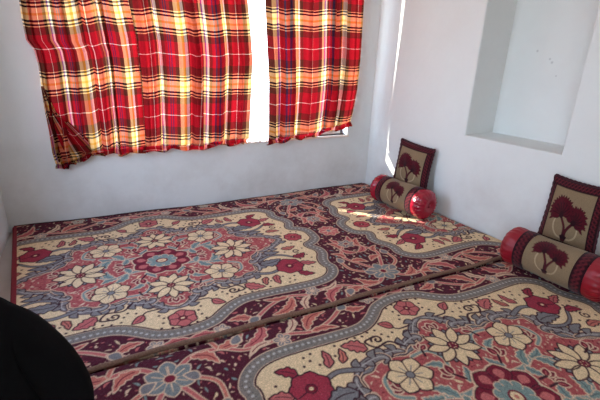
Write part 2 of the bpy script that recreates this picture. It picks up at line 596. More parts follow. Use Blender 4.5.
    vfull = np.concatenate([vq, vq[::-1][1:] * [1, -1], (vq * [-1, -1])[1:], (vq[::-1] * [-1, 1])[1:-1]])
    sdv = Canvas.sd_poly(c.X, c.Y, vfull)
    seg = np.r_[0, np.cumsum(np.hypot(*np.diff(vq, axis=0).T))]
    vx = np.interp(np.clip(c.X, 0, 9), [0, 9], [0, 9])
    wob = .006 * np.sin(c.X * 62 + 1.0) * np.cos(c.Y * 58)
    sw = sdv + wob
    c.put(al, 0.5 - (sw - .012) / c.res, DARK)
    c.put(al, 0.5 - (sw - .005) / c.res, GREY)
    c.put(al, 0.5 - (sw + .012) / c.res, DARK)
    c.put(al, 0.5 - (sw + .018) / c.res, LT)
    c.put(al, 0.5 - (sw + .024) / c.res, ROSE)
    # acanthus scrolls riding on the vine
    cusps = np.array([(0, .585), (.125, .475), (.25, .415), (.37, .43), (.545, .37), (.56, .25), (.64, .135), (.845, 0)])
    VG, VL = (122, 117, 116), (162, 157, 154)
    for k in range(len(cusps) - 1):
        a_, b_ = cusps[k], cusps[k + 1]
        if k % 2:
            a_, b_ = b_, a_
        d_ = b_ - a_; n_ = np.array([-d_[1], d_[0]])
        m_ = (a_ + b_) / 2
        n_ = n_ * (1 if np.dot(n_, m_) > 0 else -1)
        arc = smooth([a_, a_ + d_ * .3 + n_ * .12, a_ + d_ * .7 + n_ * .10, b_, b_ + d_ * .06 - n_ * .16, b_ - d_ * .10 - n_ * .20], 7)
        c.stroke(arc, [.005, .014, .021, .016, .008, .005], VG, (.011, LT), (.006, DARK))
        for f_, l_, turn in ((.20, .055, .9), (.48, .060, .9), (.34, .040, -1.0)):
            q_ = int(f_ * (len(arc) - 1))
            t_ = math.atan2(*(arc[q_ + 1] - arc[q_])[::-1])
            s_ = 1 if np.dot(n_, (-math.sin(t_), math.cos(t_))) > 0 else -1
            an = t_ + turn * s_
            o, sp = leaf(arc[q_], arc[q_] + l_ * np.array([math.cos(an), math.sin(an)]), .017, .22 * s_)
            c.poly(o, VG, (.007, DARK))
        c.stroke(arc[3:-8], .004, VL)
    # ---- flowers strewn on the cream field
    DO = ((.008, DARK),)

    def rose(x, y, R, n=6, rot=0.0, col=PINK):
        for k in range(n):
            c.poly(petal(x, y, rot + 2 * PI * k / n, R * .1, R, R * .42, 1.3), None, *DO)
        for k in range(n):
            c.poly(petal(x, y, rot + 2 * PI * k / n, R * .1, R, R * .42, 1.3), col)
            c.stroke([(x, y), (x + R * .8 * math.cos(rot + 2 * PI * k / n + .35), y + R * .8 * math.sin(rot + 2 * PI * k / n + .35))], .003, DARK)
        c.dot(x, y, R * .24, WINE, (.004, DARK)); c.dot(x, y, R * .1, CRE)

    def bud(p0, p1, w, col=PINK, bend=.1, lobes=3):
        o, sp = leaf(p0, p1, w, bend, lobes, .35)
        c.poly(o, col, *DO)
        c.stroke(sp[2:-5], .0025, DARK)
    c.stroke(smooth([(.50, .40), (.60, .43), (.69, .41), (.74, .45), (.79, .50)], 6), [.012, .008, .006], GREY, (.006, DARK))
    c.stroke(smooth([(.60, .25), (.68, .22), (.76, .24), (.83, .30)], 6), [.010, .007, .005], GREY, (.006, DARK))
    c.stroke(smooth([(.22, .44), (.27, .50), (.35, .49), (.38, .545), (.31, .56)], 6), .006, DARK)
    c.stroke(smooth([(.09, .56), (.16, .56), (.19, .60)], 6), .005, DARK)
    rose(0, .685, .070, 6, PI / 6)
    rose(.75, .395, .095, 7, .2, (150, 46, 64))
    rose(.955, 0, .068, 8, 0, (166, 66, 74))
    bud((.40, .50), (.50, .565), .040, PINK, .1, 4)
    bud((.77, .49), (.85, .545), .028, (146, 44, 62))
    bud((.84, .38), (.93, .42), .026, PINK)
    bud((.83, .30), (.92, .27), .030, (146, 44, 62), .15)
    bud((.62, .47), (.60, .57), .022, PINK, .1, 2)
    bud((.55, .47), (.52, .55), .018, SALM, .1, 2)
    bud((.18, .585), (.235, .635), .022, PINK, .1, 0)
    bud((.80, .16), (.90, .15), .024, SALM, .1, 3)
    o, sp = leaf((.585, .30), (.73, .285), .044, .12, 4, .3)
    c.poly(o, GREY, *DO); c.stroke(sp[2:-3], .003, DARK)
    o, sp = leaf((.66, .16), (.76, .19), .026, .1, 3, .3)
    c.poly(o, GREY, *DO)
    c.stroke(curl(.315, .535, .032, 0, 1.2), .006, DARK)
    c.stroke(curl(.885, .225, .030, 1.5, 1.2), .005, DARK)
    for (x, y) in ((.27, .56), (.25, .53), (.285, .6), (.33, .60), (.37, .585), (.41, .59), (.45, .60), (.21, .55), (.105, .62), (.085, .65), (.095, .69),
                   (.11, .73), (.06, .745), (.02, .76), (.53, .58), (.56, .52), (.65, .50), (.68, .54), (.72, .52), (.88, .47), (.86, .34), (.80, .21),
                   (.84, .19), (.94, .20), (.93, .30), (.94, .35), (.90, .10), (.87, .06), (.98, .10), (1.02, .08), (.71, .13), (.70, .57), (.66, .58)):
        c.dot(x, y, .0075, DARK)
    # ---- medallion flowers
    for k in range(9):     # sepals behind
        pass

    def daisy(x, y, R, n, rot):
        for k in range(n):
            a = rot + 2 * PI * (k + .5) / n
            c.poly(petal(x, y, a, R * .3, R * .86, R * .13, .9), GREY, (.008, DARK))
        for k in range(n):
            a = rot + 2 * PI * k / n
            c.poly(petal(x, y, a, R * .14, R, R * .19, .95), CRE, (.008, DARK))
        c.dot(x, y, R * .17, WINE, (.006, DARK))
        for k in range(6):
            c.dot(x + R * .11 * math.cos(k), y + R * .11 * math.sin(k), .003, CRE)

    def sixpetal(x, y, R, rot):
        for k in range(6):
            c.poly(petal(x, y, rot + k * PI / 3, R * .08, R, R * .36, 1.35), CRE, (.008, DARK))
        for k in range(6):
            a = rot + k * PI / 3
            c.poly(petal(x, y, a, R * .08, R * .96, R * .33, 1.35), CRE)
            c.stroke([(x + R * .2 * math.cos(a), y + R * .2 * math.sin(a)), (x + R * .55 * math.cos(a), y + R * .55 * math.sin(a))], .0025, GREY)
        for k in range(6):
            a = rot + (k + .5) * PI / 3
            c.stroke([(x, y), (x + R * .75 * math.cos(a), y + R * .75 * math.sin(a))], .003, DARK)
        c.dot(x, y, R * .16, GREY, (.005, DARK))

    def tulip(x, y, a, R):
        for da in (-.75, 0, .75):
            c.poly(petal(x, y, a + da, 0, R, R * .30, .9), WINE, (.007, LT))
            c.stroke([(x, y), (x + R * .6 * math.cos(a + da), y + R * .6 * math.sin(a + da))], .003, PINK)
        c.stroke([(x, y), (x - R * .9 * math.cos(a), y - R * .9 * math.sin(a))], .006, DARK)

    # teal branches
    TL = ((.006, LT),)
    br = smooth([(.10, .10), (.20, .10), (.28, .13), (.34, .11), (.40, .05)], 7)
    c.stroke(br, [.012, .010, .008], TEAL, *TL)
    for p0, p1, w, b_ in (((.22, .10), (.31, .19), .026, .15), ((.28, .13), (.37, .165), .024, -.15), ((.30, .12), (.33, .02), .026, .2),
                          ((.20, .10), (.24, .02), .022, -.1), ((.12, .14), (.07, .22), .022, .1), ((.14, .23), (.23, .30), .022, .2)):
        o, sp = leaf(p0, p1, w, b_, 4, .35)
        c.poly(o, TEAL, *TL); c.stroke(sp[2:-3], .003, (88, 104, 104))
    c.stroke(smooth([(.14, .24), (.11, .30), (.15, .37), (.24, .37)], 6), .007, TEAL, *TL)
    c.stroke(smooth([(.40, .18), (.46, .22), (.45, .30), (.40, .33)], 6), .007, TEAL, *TL)
    # rosette
    for k in range(8):
        a = 2 * PI * (k + .5) / 8
        c.poly(petal(0, 0, a, .05, .185, .060, 1.45), None, (.010, LT))
    for k in range(8):
        a = 2 * PI * (k + .5) / 8
        c.poly(petal(0, 0, a, .05, .182, .056, 1.45), WINE, (.004, DARK))
        c.poly(petal(0, 0, a, .095, .160, .026, 1.3), PINK)
    for k in range(10):
        a = 2 * PI * k / 10
        c.dot(.068 * math.cos(a), .068 * math.sin(a), .024, TEAL, (.005, LT))
    c.dot(0, 0, .062, TEAL); c.dot(0, 0, .036, WINE); c.dot(0, 0, .026, CRE); c.dot(0, 0, .010, SALM)
    tulip(.150, .205, .95, .060)
    tulip(.235, .02, 0.0, .052)
    tulip(.0, .475, PI / 2, .055)
    tulip(.405, .24, .6, .05)
    daisy(0, .345, .135, 9, PI / 2)
    daisy(.475, 0, .145, 9, 0)
    sixpetal(.325, .285, .105, .25)
    tulip(.60, .06, .3, .05)
    tulip(.165, .385, 1.9, .045)
    rs = lin(ROSE)
    scatter(110, rs, .05, (LT, CRE, LT, PINK), .020, rmin=.030, reg=lambda x, y, d: d < -.06)
    scatter(260, rs, .05, (LT, WINE, SALM, LT), .010, rmin=.017, reg=lambda x, y, d: d < -.06)
    scatter(400, rs, .05, (SALM, (128, 40, 54)), .006, rmin=.010, reg=lambda x, y, d: d < -.06)
    th = rng.normal(0, 1, c.a.shape[:2])
    th = (th + np.roll(th, 1, 0) + np.roll(th, 1, 1)) / 1.7
    c.a = np.clip(c.a * (1 + .09 * th)[..., None] + .012 * np.abs(th)[..., None], 0, 1)
    return c


TILE = carpet_tile()
REPEAT = 2.55


def carpet_colour(X, Y, cx, cy):
    u = np.abs((X - cx + REPEAT / 2) % REPEAT - REPEAT / 2)
    v = np.abs(Y - cy)
    # woven slightly out of true
    u = u + .004 * np.sin(Y * 9); v = v + .004 * np.sin(X * 7)
    return TILE.sample(u, v)


def make_carpet(name, x_left, x_right, y0, y1, step, cx, cy, bumps, zoff=0.0):
    ny = int((y1 - y0) / step) + 1
    nx = int((x_right(y0) - x_left(y0)) / step) + 1
    t = np.linspace(0, 1, nx)[None, :]; s = np.linspace(0, 1, ny)[:, None]
    Y = y0 + (y1 - y0) * s + 0 * t
    XLft = np.array([[x_left(yy)] for yy in Y[:, 0]]); XR = np.array([[x_right(yy)] for yy in Y[:, 0]])
    X = XLft + (XR - XLft) * t
    Z = MT + zoff + .004 * np.sin(X * 2.9 + 1) * np.sin(Y * 3.7) + .0025 * np.sin(X * 7.3 + Y * 5.1)
    e = np.minimum(np.minimum(X - XLft, XR - X), np.minimum(Y - y0, y1 - Y))
    Z = Z - .016 * (1 - np.clip(e / .035, 0, 1)) ** 2
    for bx, by, sx, sy, h in bumps:
        Z = Z + h * np.exp(-((X - bx) / sx) ** 2 - ((Y - by) / sy) ** 2)
    col = carpet_colour(X, Y, cx, cy)
    P = np.stack([X, Y, Z], 2)
    # skirt down to the floor and under
    lo = P.copy(); 
    ring = lambda A: np.concatenate([A[0, :], A[1:, -1], A[-1, -2::-1], A[-2:0:-1, 0]])
    o = grid_mesh(name, P, CARPET, None, col=col)
    r = ring(P); rb = r.copy(); rb[:, 2] = 0.002
    bm = bmesh.new(); bm.from_mesh(o.data)
    bm.verts.ensure_lookup_table()
    idx = ring(np.arange(P.shape[0] * P.shape[1]).reshape(P.shape[:2])[..., None])[:, 0]
    top = [bm.verts[int(i)] for i in idx]
    nv = [bm.verts.new(tuple(p)) for p in rb]
    n = len(idx)
    for k in range(n):
        bm.faces.new((top[k], nv[k], nv[(k + 1) % n], top[(k + 1) % n]))
    lay = bm.verts.layers.float_color.get('weave')
    bc = tuple(lin((70, 18, 30))) + (1,)
    for v in nv:
        v[lay] = bc
    bm.to_mesh(o.data); bm.free()
    return o, P


def tube(name, pts, r, mat, parent=None, nseg=10, ripple=0.0, caps=True):
    pts = np.array(pts, float)
    n = len(pts)
    rad = np.broadcast_to(np.array(r, float), (n,)) if np.ndim(r) == 0 else np.array(r, float)
    tan = np.gradient(pts, axis=0)
    P = np.zeros((n, nseg, 3))
    for k in range(n):
        t = _n(tan[k]); a = np.array([0, 0, 1.0]) if abs(t[2]) < .9 else np.array([1.0, 0, 0])
        u = _n(np.cross(a, t)); v = np.cross(t, u)
        for j in range(nseg):
            w = 2 * PI * j / nseg
            rr = rad[k] * (1 + ripple * math.sin(k * 1.7 + j))
            P[k, j] = pts[k] + rr * (math.cos(w) * u + math.sin(w) * v)
    if caps:
        P = np.concatenate([np.repeat(pts[:1, None], nseg, 1), P, np.repeat(pts[-1:, None], nseg, 1)])
    return grid_mesh(name, P, mat, parent, closed_u=True)


# ------------------------------------------------------------------ the room
def room():
    bm = bmesh.new()
    add_box(bm, XL - .3, 3.4, YR - .3, D + .3, -.1, 0)
    struct(bm_obj('floor', bm, CEMENT))
    bm = bmesh.new()
    add_box(bm, XL - .3, 3.4, YR - .3, D + .3, HC, HC + .1)
    struct(bm_obj('ceiling', bm, CEIL))
    # window wall with the opening
    T = .14
    bm = bmesh.new()
    xs = (XL - .3, WX0, WX1, 3.3); zs = (0, WZ0, WZ1, HC)
    for i in range(3):
        for k in range(3):
            if i == 1 and k == 1:
                continue
            add_box(bm, xs[i], xs[i + 1], D, D + T, zs[k], zs[k + 1])
    struct(bm_obj('wall_back', bm, WALL))
    # left wall, with the open doorway beside the photographer
    bm = bmesh.new()
    for (ya, yb, za, zb) in ((YR - .2, DY0, 0, HC), (DY0, DY1, DZ1, HC), (DY1, LY0, 0, HC), (LY0, LY1, 0, LZ0), (LY0, LY1, LZ1, HC), (LY1, D, 0, HC)):
        add_box(bm, XL - .2, XL, ya, yb, za, zb)
    struct(bm_obj('wall_left', bm, WALL))
    bm = bmesh.new()
    add_box(bm, -4.1, XL - .2, LY1 + .05, LY1 + .25, 0, HC)  # added unseen wing wall, keeps direct sun out of the left openings
    struct(bm_obj('wall_sun_block', bm, WALL))
    bm = bmesh.new()
    add_box(bm, XL, 3.3, YR - .2, YR, 0, HC)
    struct(bm_obj('wall_rear', bm, WALL))
    # right wall with the recess
    bm = bmesh.new()

    def P(s, dep, z):
        q = RA + RE * s + RN * dep
        return (q[0], q[1], z)
    s0 = -(RA[1] - (D + .05)) ; s0 = (RA[1] - (D + .1)) / -RE[1] if False else -.08
    s_end = (RA[1] - (YR - .1)) / -RE[1]
    a, b = (RA[1] - 2.352) / -RE[1], (RA[1] - 1.590) / -RE[1]
    ss = (s0, a, b, s_end); zz = (0, NZ0, NZ1, HC)
    V = {}

    def vv(s, d, z):
        key = (round(s, 5), round(d, 5), round(z, 5))
        if key not in V:
            V[key] = bm.verts.new(P(s, d, z))
        return V[key]
    for i in range(3):
        for k in range(3):
            if i == 1 and k == 1:
                continue
            bm.faces.new([vv(ss[i], 0, zz[k]), vv(ss[i + 1], 0, zz[k]), vv(ss[i + 1], 0, zz[k + 1]), vv(ss[i], 0, zz[k + 1])])
    dp = NDEP
    c = [(a, NZ0), (b, NZ0), (b, NZ1), (a, NZ1)]
    for k in range(4):
        (s_, z_), (t_, w_) = c[k], c[(k + 1) % 4]
        bm.faces.new([vv(s_, 0, z_), vv(t_, 0, w_), vv(t_, dp, w_), vv(s_, dp, z_)])
    bm.faces.new([vv(s_, dp, z_) for s_, z_ in c])
    # outer skin so that the wall has thickness
    o = dp + .12
    for i in range(1):
        bm.faces.new([vv(s0, o, 0), vv(s_end, o, 0), vv(s_end, o, HC), vv(s0, o, HC)])
        bm.faces.new([vv(s0, 0, 0), vv(s0, o, 0), vv(s0, o, HC), vv(s0, 0, HC)])
        bm.faces.new([vv(s_end, 0, 0), vv(s_end, o, 0), vv(s_end, o, HC), vv(s_end, 0, HC)])
    bmesh.ops.recalc_face_normals(bm, faces=bm.faces)
    lip = [e for e in bm.edges if all(any(abs(v.co.x - P(s_, 0, z_)[0]) < 1e-4 and abs(v.co.y - P(s_, 0, z_)[1]) < 1e-4 and abs(v.co.z - z_) < 1e-4 for s_, z_ in c) for v in e.verts)]
    bmesh.ops.bevel(bm, geom=lip, offset=.012, segments=3, affect='EDGES', profile=.5)
    struct(bm_obj('wall_right', bm, WALLR))

    # window: frame, pane, sill
    w = struct(empty('window_1', ((WX0 + WX1) / 2, D + .11, WZ0)))
    bm = bmesh.new()
    f = .022; y0, y1 = D + .10, D + .135
    ox, oy, oz = w.location

    def bx(x0, x1, z0, z1, ya=y0, yb=y1):
        add_box(bm, x0 - ox, x1 - ox, ya - oy, yb - oy, z0 - oz, z1 - oz)
    bx(WX0, WX1, WZ0, WZ0 + .05); bx(WX0, WX1, WZ1 - f, WZ1); bx(WX0, WX0 + f, WZ0, WZ1); bx(WX1 - f, WX1, WZ0, WZ1)
    bm_obj('window_frame', bm, FRAME, w)
    bm = bmesh.new()
    bx(WX0 + f, WX1 - f, WZ0 + f, WZ1 - f, D + .112, D + .116)
    bm_obj('pane', bm, GLASS, w)
    bm = bmesh.new()
    bx(WX0 - .03, WX1 + .02, WZ0 - .022, WZ0, D - .012, D + .095)
    bmesh.ops.bevel(bm, geom=list(bm.edges), offset=.004, segments=2, affect='EDGES')
    bm_obj('sill', bm, SILL, w)
    w = struct(empty('window_2', (XL - .1, (LY0 + LY1) / 2, LZ0)))
    bm = bmesh.new()
    hw = (LY1 - LY0) / 2; hh = LZ1 - LZ0
    for (ya, yb, za, zb) in ((-hw, hw, 0, .04), (-hw, hw, hh - .04, hh), (-hw, -hw + .04, 0, hh), (hw - .04, hw, 0, hh)):
        add_box(bm, -.03, .03, ya, yb, za, zb)
    bm_obj('window_frame', bm, FRAME, w)
    # doorway trim
    d = struct(empty('door_1', (XL, (DY0 + DY1) / 2, 0)))
    bm = bmesh.new()
    for (ya, yb, za, zb) in ((DY0, DY0 + .06, 0, DZ1), (DY1 - .06, DY1, 0, DZ1), (DY0, DY1, DZ1 - .06, DZ1)):
        add_box(bm, -.17, .0, ya - d.location.y, yb - d.location.y, za, zb)
    bm_obj('door_frame', bm, FRAME, d)


WX0, WX1, WZ0, WZ1 = -.285, 2.335, .55 + MT, 2.36 + MT
DY0, DY1, DZ1 = -1.25, -.40, 2.05
LY0, LY1, LZ0, LZ1 = 1.62, 2.66, .72, 2.35
NZ0, NZ1, NDEP = .735 + MT, 1.98 + MT, .36
room()

# ------------------------------------------------------------------ carpets
far_left = lambda y: -.655 + .115 * (3.53 - y)
far_right = lambda y: rwx(y) - .02
SEAM = 1.635
carpet_a, PA = make_carpet('carpet', far_left, far_right, SEAM, D - .012, .005, .283, 2.523,
                           [(2.62, 3.46, .12, .10, .006), (-.62, 3.5, .25, .12, .010), (.9, 3.52, .6, .05, -.012)], 0.004)
tag(carpet_a, 'burgundy and cream medallion carpet running along the foot of the window wall', 'carpet', 'floor carpets')
near_left = lambda y: -.52
near_right = lambda y: rwx(y) - .02
carpet_b, PB = make_carpet('carpet', near_left, near_right, -.30, SEAM - .006, .0045, 1.425, .75, [], -.002)
tag(carpet_b, 'burgundy and cream medallion carpet nearest the viewer, below the seam', 'carpet', 'floor carpets')
e = PA[0, ::6].copy(); e[:, 1] -= .002; e[:, 2] = MT + .008 + .003 * np.sin(e[:, 0] * 11)
e[:, 1] += .004 * np.sin(e[:, 0] * 5)
tube('edge_binding', e, .0125, BIND_T, carpet_a, 8, .08)
e = PA[::5, 0].copy(); e[:, 0] -= .004
P = []
for k in range(len(e)):
    x, y, z = e[k]
    P.append([(x + .030, y, z + .012), (x + .006, y, z + .012), (x - .008, y, z), (x - .010, y, .004)])
grid_mesh('edge_binding', np.array(P), BIND_R, carpet_a)
e = PA[-1, ::8].copy(); e[:, 1] += .001; e[:, 2] += .004
tube('edge_binding', e, .009, simple('dark_binding', (44, 20, 22), .9), carpet_a, 8, .08)


# ------------------------------------------------------------------ curtains
def edge_fn(pix):
    pts = sorted([(on_y(px, py, D)[2], on_y(px, py, D)[0]) for px, py in pix])
    z = np.array([p[0] for p in pts]); x = np.array([p[1] for p in pts])
    return lambda q: np.interp(q, z, x)


ROD_Z, ROD_Y = 2.50, D - .075


def curtain(name, lpix, rpix, bpix, z0row, period, nfold, amp, seed, uoff, ucloth, bunch, mat=PLAID, base=.02, wild=0.0, gath=.10, drop=.075,
            tuck=0.0, slope=0.0, top=None):
    r = np.random.default_rng(seed)
    Lf, Rf = edge_fn(lpix), edge_fn(rpix)
    b = sorted([(on_y(px, py, D)[0], on_y(px, py, D)[2]) for px, py in bpix])
    bxv = np.array([q[0] for q in b]); bzv = np.array([q[1] for q in b])
    xlo, xhi = bxv[0], bxv[-1]
    nu, nv = 280, 220
    s = np.linspace(0, 1, nu); t = np.linspace(0, 1, nv)
    zb = np.interp(xlo + (xhi - xlo) * s, bxv, bzv)
    ztop = (ROD_Z - .012) if top is None else top
    P = np.zeros((nv, nu, 3)); UV = np.zeros((nv, nu, 2))
    ph = r.uniform(0, 2 * PI, 8)
    pleats = [(r.uniform(.06, .94), r.uniform(.025, .055), r.uniform(.010, .020)) for _ in range(6 if ucloth > 1.5 else 0)]
    warp = s + .045 * np.sin(2 * PI * s * 1.7 + ph[0]) + .025 * np.sin(2 * PI * s * 3.3 + ph[1])
    for j, tt in enumerate(t):
        lt = min(tt / (1 - gath), 1.0)           # hanging part
        g = max(0.0, (tt - 1 + gath) / gath)     # gathered hem
        z = ztop + (zb - ztop) * lt
        xl, xr = Lf(z), Rf(z)
        x = xl + (xr - xl) * s
        drift = .5 * np.sin(2.1 * lt + ph[2]) * lt
        A = amp * (.5 + .5 * lt) * (.85 + .35 * np.sin(s * 9 + ph[3]))
        p1 = 2 * PI * nfold * warp + drift + ph[4]
        fold = A * (np.sin(p1 + .45 * np.sin(p1)) + .40 * np.sin(2.13 * (p1 - ph[4]) - drift * 2.5 + ph[5])
                    + wild * np.sin(3.7 * (p1 - ph[4]) + 3 * lt + ph[6]))
        y = D - base - 1.5 * amp + fold
        for sk, dk, wk in pleats:
            y = y - dk * np.exp(-((s - sk - .02 * np.sin(3 * lt + sk * 20)) / wk) ** 2) * (.55 + .45 * np.sin(2.4 * lt + sk * 31) ** 2)
        x = x + .30 * A * np.cos(p1) * np.sin(PI * s)
        if tuck:
            k_ = np.clip((s - .8) / .2, 0, 1)
            y = y * (1 - k_) + (D - tuck - .04 * (1 - lt ** 3)) * k_
        if g > 0:
            wv = np.sin(2 * PI * g * 1.5 + 1.6 * np.sin(s * 13 + ph[2]) + s * 8)
            fat = .7 + .35 * np.sin(s * 15 + ph[3]) + .2 * np.sin(s * 37 + ph[7])
            ym = D - .018 - bunch * fat * (.06 + math.sin(PI * min(1, g * 1.0)) * .9)
            k_ = min(1.0, g * 3)
            y = y * (1 - k_) + (ym + .25 * bunch * wv) * k_
            z = z - drop * (.85 + .25 * fat) * g ** .6 + .28 * bunch * wv * math.sin(PI * g) + .01 * np.sin(s * 29 + ph[5]) * g
            x = x + .010 * np.sin(s * 43 + g * 6) * g
        y = np.minimum(y, D - .010)
        P[j, :, 0] = x; P[j, :, 1] = y; P[j, :, 2] = z
        zz = ztop + (zb - ztop) * lt
        UV[j, :, 0] = uoff + ucloth * (s + .012 * np.sin(p1))
        UV[j, :, 1] = (z0row + MT - zz + slope * (s - .5) + .12 * min(1.0, g * 5) + .27 * g) / period + .014 * np.sin(p1 + 1) + .02 * np.sin(s * 7 + ph[6])
    return grid_mesh(name, P, mat, None, uv=UV)


LEFT_L = [(20, 0), (23, 20), (27, 40), (35, 50), (39, 65), (42, 85), (46, 110), (50, 130), (53, 150), (57, 163)]
cur_l = curtain('curtain', LEFT_L,
                [(128, 0), (137, 40), (141, 80), (144, 115), (146, 148)],
                [(57, 158), (63, 157), (75, 152), (90, 147), (115, 144), (146, 144)], 1.62, .452, 4.2, .036, 3, .82, 2.3, .050, wild=.15, slope=.05)
tag(cur_l, 'leftmost red plaid curtain panel with a dark bunched corner at lower left', 'curtain', 'plaid window curtains')
# the corner of the left panel is doubled over on itself
flap = curtain('bunched_corner', [(42, 85), (46, 110), (50, 130), (53, 150), (57, 163)], [(44, 85), (58, 110), (80, 130), (100, 148), (104, 152)],
               [(56, 160), (63, 161), (75, 156), (90, 150), (106, 146)], 1.4, .42, 2.6, .010, 9, .3, 1.2, .055, base=.075, gath=.25, drop=.05, top=1.10)
flap.parent = cur_l
cur_m = curtain('curtain', [(127, 0), (134, 40), (138, 80), (140, 115), (142, 148)],
                [(243, 0), (246, 30), (248, 60), (246, 100), (244, 138)],
                [(142, 142), (165, 141), (200, 140), (230, 136), (244, 135)], 1.60, .470, 5.0, .034, 11, .86, 2.5, .045, base=.035, wild=.3, slope=.03)
tag(cur_m, 'middle red plaid curtain panel, left of the glaring white gap', 'curtain', 'plaid window curtains')
cur_r = curtain('curtain', [(262, 0), (264, 40), (266, 80), (266, 120), (266, 142)],
                [(360, 0), (358.5, 30), (357, 60), (354.5, 90), (351, 112), (349, 120)],
                [(266, 136), (285, 133), (310, 129), (330, 124), (341, 121), (349, 119)], 1.69, .478, 4.4, .030, 21, .18, 2.1, .042, wild=.15, tuck=.03, slope=.02, base=.040)
tag(cur_r, 'right plaid curtain panel with hem gathered up off the sill corner', 'curtain', 'plaid window curtains')
shr = curtain('sheer_curtain', [(222, 0), (226, 66), (244.5, 72), (244.5, 138)], [(268, 0), (268, 60), (269, 138)], [(244.5, 138), (268, 137)],
              1.6, .5, 1.6, .003, 5, 0, 1, .012, mat=SHEER, base=.006, gath=.03, drop=.03)
tag(shr, 'narrow glaring white sheer strip between the middle and right plaid panels', 'curtain')

rod = empty('curtain_rod', (1.0, ROD_Y, ROD_Z))
tube('pole', [(x, 0, 0) for x in np.linspace(-1.52, 1.55, 12)], .011, STEEL, rod, 12)
for x in (-1.46, 1.49):
    bm = bmesh.new()
    add_box(bm, x - .012, x + .012, -.012, D - ROD_Y, -.03, -.008)
    add_box(bm, x - .02, x + .02, D - ROD_Y - .006, D - ROD_Y, -.06, .03)
    bm_obj('bracket', bm, STEEL, rod)
for x in (-1.53, 1.56):
    bm = bmesh.new()
    bmesh.ops.create_uvsphere(bm, u_segments=14, v_segments=10, radius=.022, matrix=Matrix.Translation((x, 0, 0)))
    bm_obj('finial', bm, STEEL, rod, True)
tag(rod, 'thin metal curtain rod above the window carrying the plaid curtains', 'curtain rod')


# ------------------------------------------------------------------ bolsters and cushions
TAU, TBD, TRED, TLT = (132, 112, 86), (40, 12, 20), (76, 14, 26), (172, 152, 122)


def tree_motif(c, x, y, sc, sy=1.0):
    """two fan flowers on forked stems over a small mound; x, y = foot of the stems"""
    def pt(a, b):
        return (x + a * sc, y + b * sc * sy)
    c.stroke(smooth([pt(-.02, 0), pt(-.01, .14), pt(-.03, .26), pt(-.15, .42)], 6), [.028 * sc, .022 * sc, .018 * sc], TRED, (.008 * sc, TBD))
    c.stroke(smooth([pt(.02, 0), pt(.02, .12), pt(.06, .22), pt(.15, .34)], 6), [.028 * sc, .022 * sc, .018 * sc], TRED, (.008 * sc, TBD))
    # arching side stems
    c.stroke(smooth([pt(-.02, .02), pt(-.15, .04), pt(-.25, .14), pt(-.28, .26), pt(-.26, .36)], 6), .016 * sc, TLT)
    c.stroke(smooth([pt(.02, .02), pt(.15, .03), pt(.24, .10), pt(.27, .20), pt(.26, .28)], 6), .016 * sc, TLT)
    for k in range(3):
        c.poly(petal(*pt(0, .01), PI * (.2 + .3 * k), 0, .10 * sc, .035 * sc, .9), TBD)

    def fan(px, py, a0, R):
        q = pt(px, py)
        for k in range(-4, 5):
            a = a0 + k * .36
            ln = R * (1 - .045 * abs(k) ** 1.3)
            c.poly(petal(q[0], q[1], a, .02 * sc, ln * sc, .060 * sc, .8), TRED, (.010 * sc, TBD))
            tip = (q[0] + ln * sc * math.cos(a), q[1] + ln * sc * math.sin(a))
            for da in (-.5, .5):
                c.poly(petal(q[0] + .6 * ln * sc * math.cos(a), q[1] + .6 * ln * sc * math.sin(a), a + da, 0, .16 * sc, .030 * sc, .8), TRED)
        for k in range(-3, 4):
            a = a0 + k * .38
            c.stroke([q, (q[0] + R * .62 * sc * math.cos(a), q[1] + R * .62 * sc * math.sin(a))], .007 * sc, TBD)
        c.poly(petal(q[0], q[1], a0 + PI, -.05 * sc, .07 * sc, .06 * sc, 1.0), TBD)
    fan(.16, .36, PI / 2 - .45, .30)
    fan(-.15, .44, PI / 2 + .35, .36)


def braid(c, pts, w, n):
    c.stroke(pts, w, TBD)
    p = np.array(pts, float)
    seg = np.r_[0, np.cumsum(np.hypot(*np.diff(p, axis=0).T))]
    for k in range(n):
        s_ = seg[-1] * (k + .5) / n
        x = np.interp(s_, seg, p[:, 0]); y = np.interp(s_, seg, p[:, 1])
        i = min(np.searchsorted(seg, s_), len(p) - 1)
        a = math.atan2(*(p[i] - p[i - 1])[::-1])
        for da, cc in ((.9, (98, 30, 38)), (-.9, (78, 24, 32))):
            c.stroke([(x - .6 * w * math.cos(a + da), y - .6 * w * math.sin(a + da)), (x + .6 * w * math.cos(a + da), y + .6 * w * math.sin(a + da))], w * .16, cc)


def cushion_canvas():
    c = Canvas(0, 1, 0, 1, .004, TAU)
    tree_motif(c, .49, .15, .80)
    for pts in ([(.045, 0), (.045, 1)], [(.94, 0), (.94, 1)], [(0, .055), (1, .055)], [(0, .945), (1, .945)]):
        braid(c, pts, .062, 15)
    return c


CUSH = cushion_canvas()


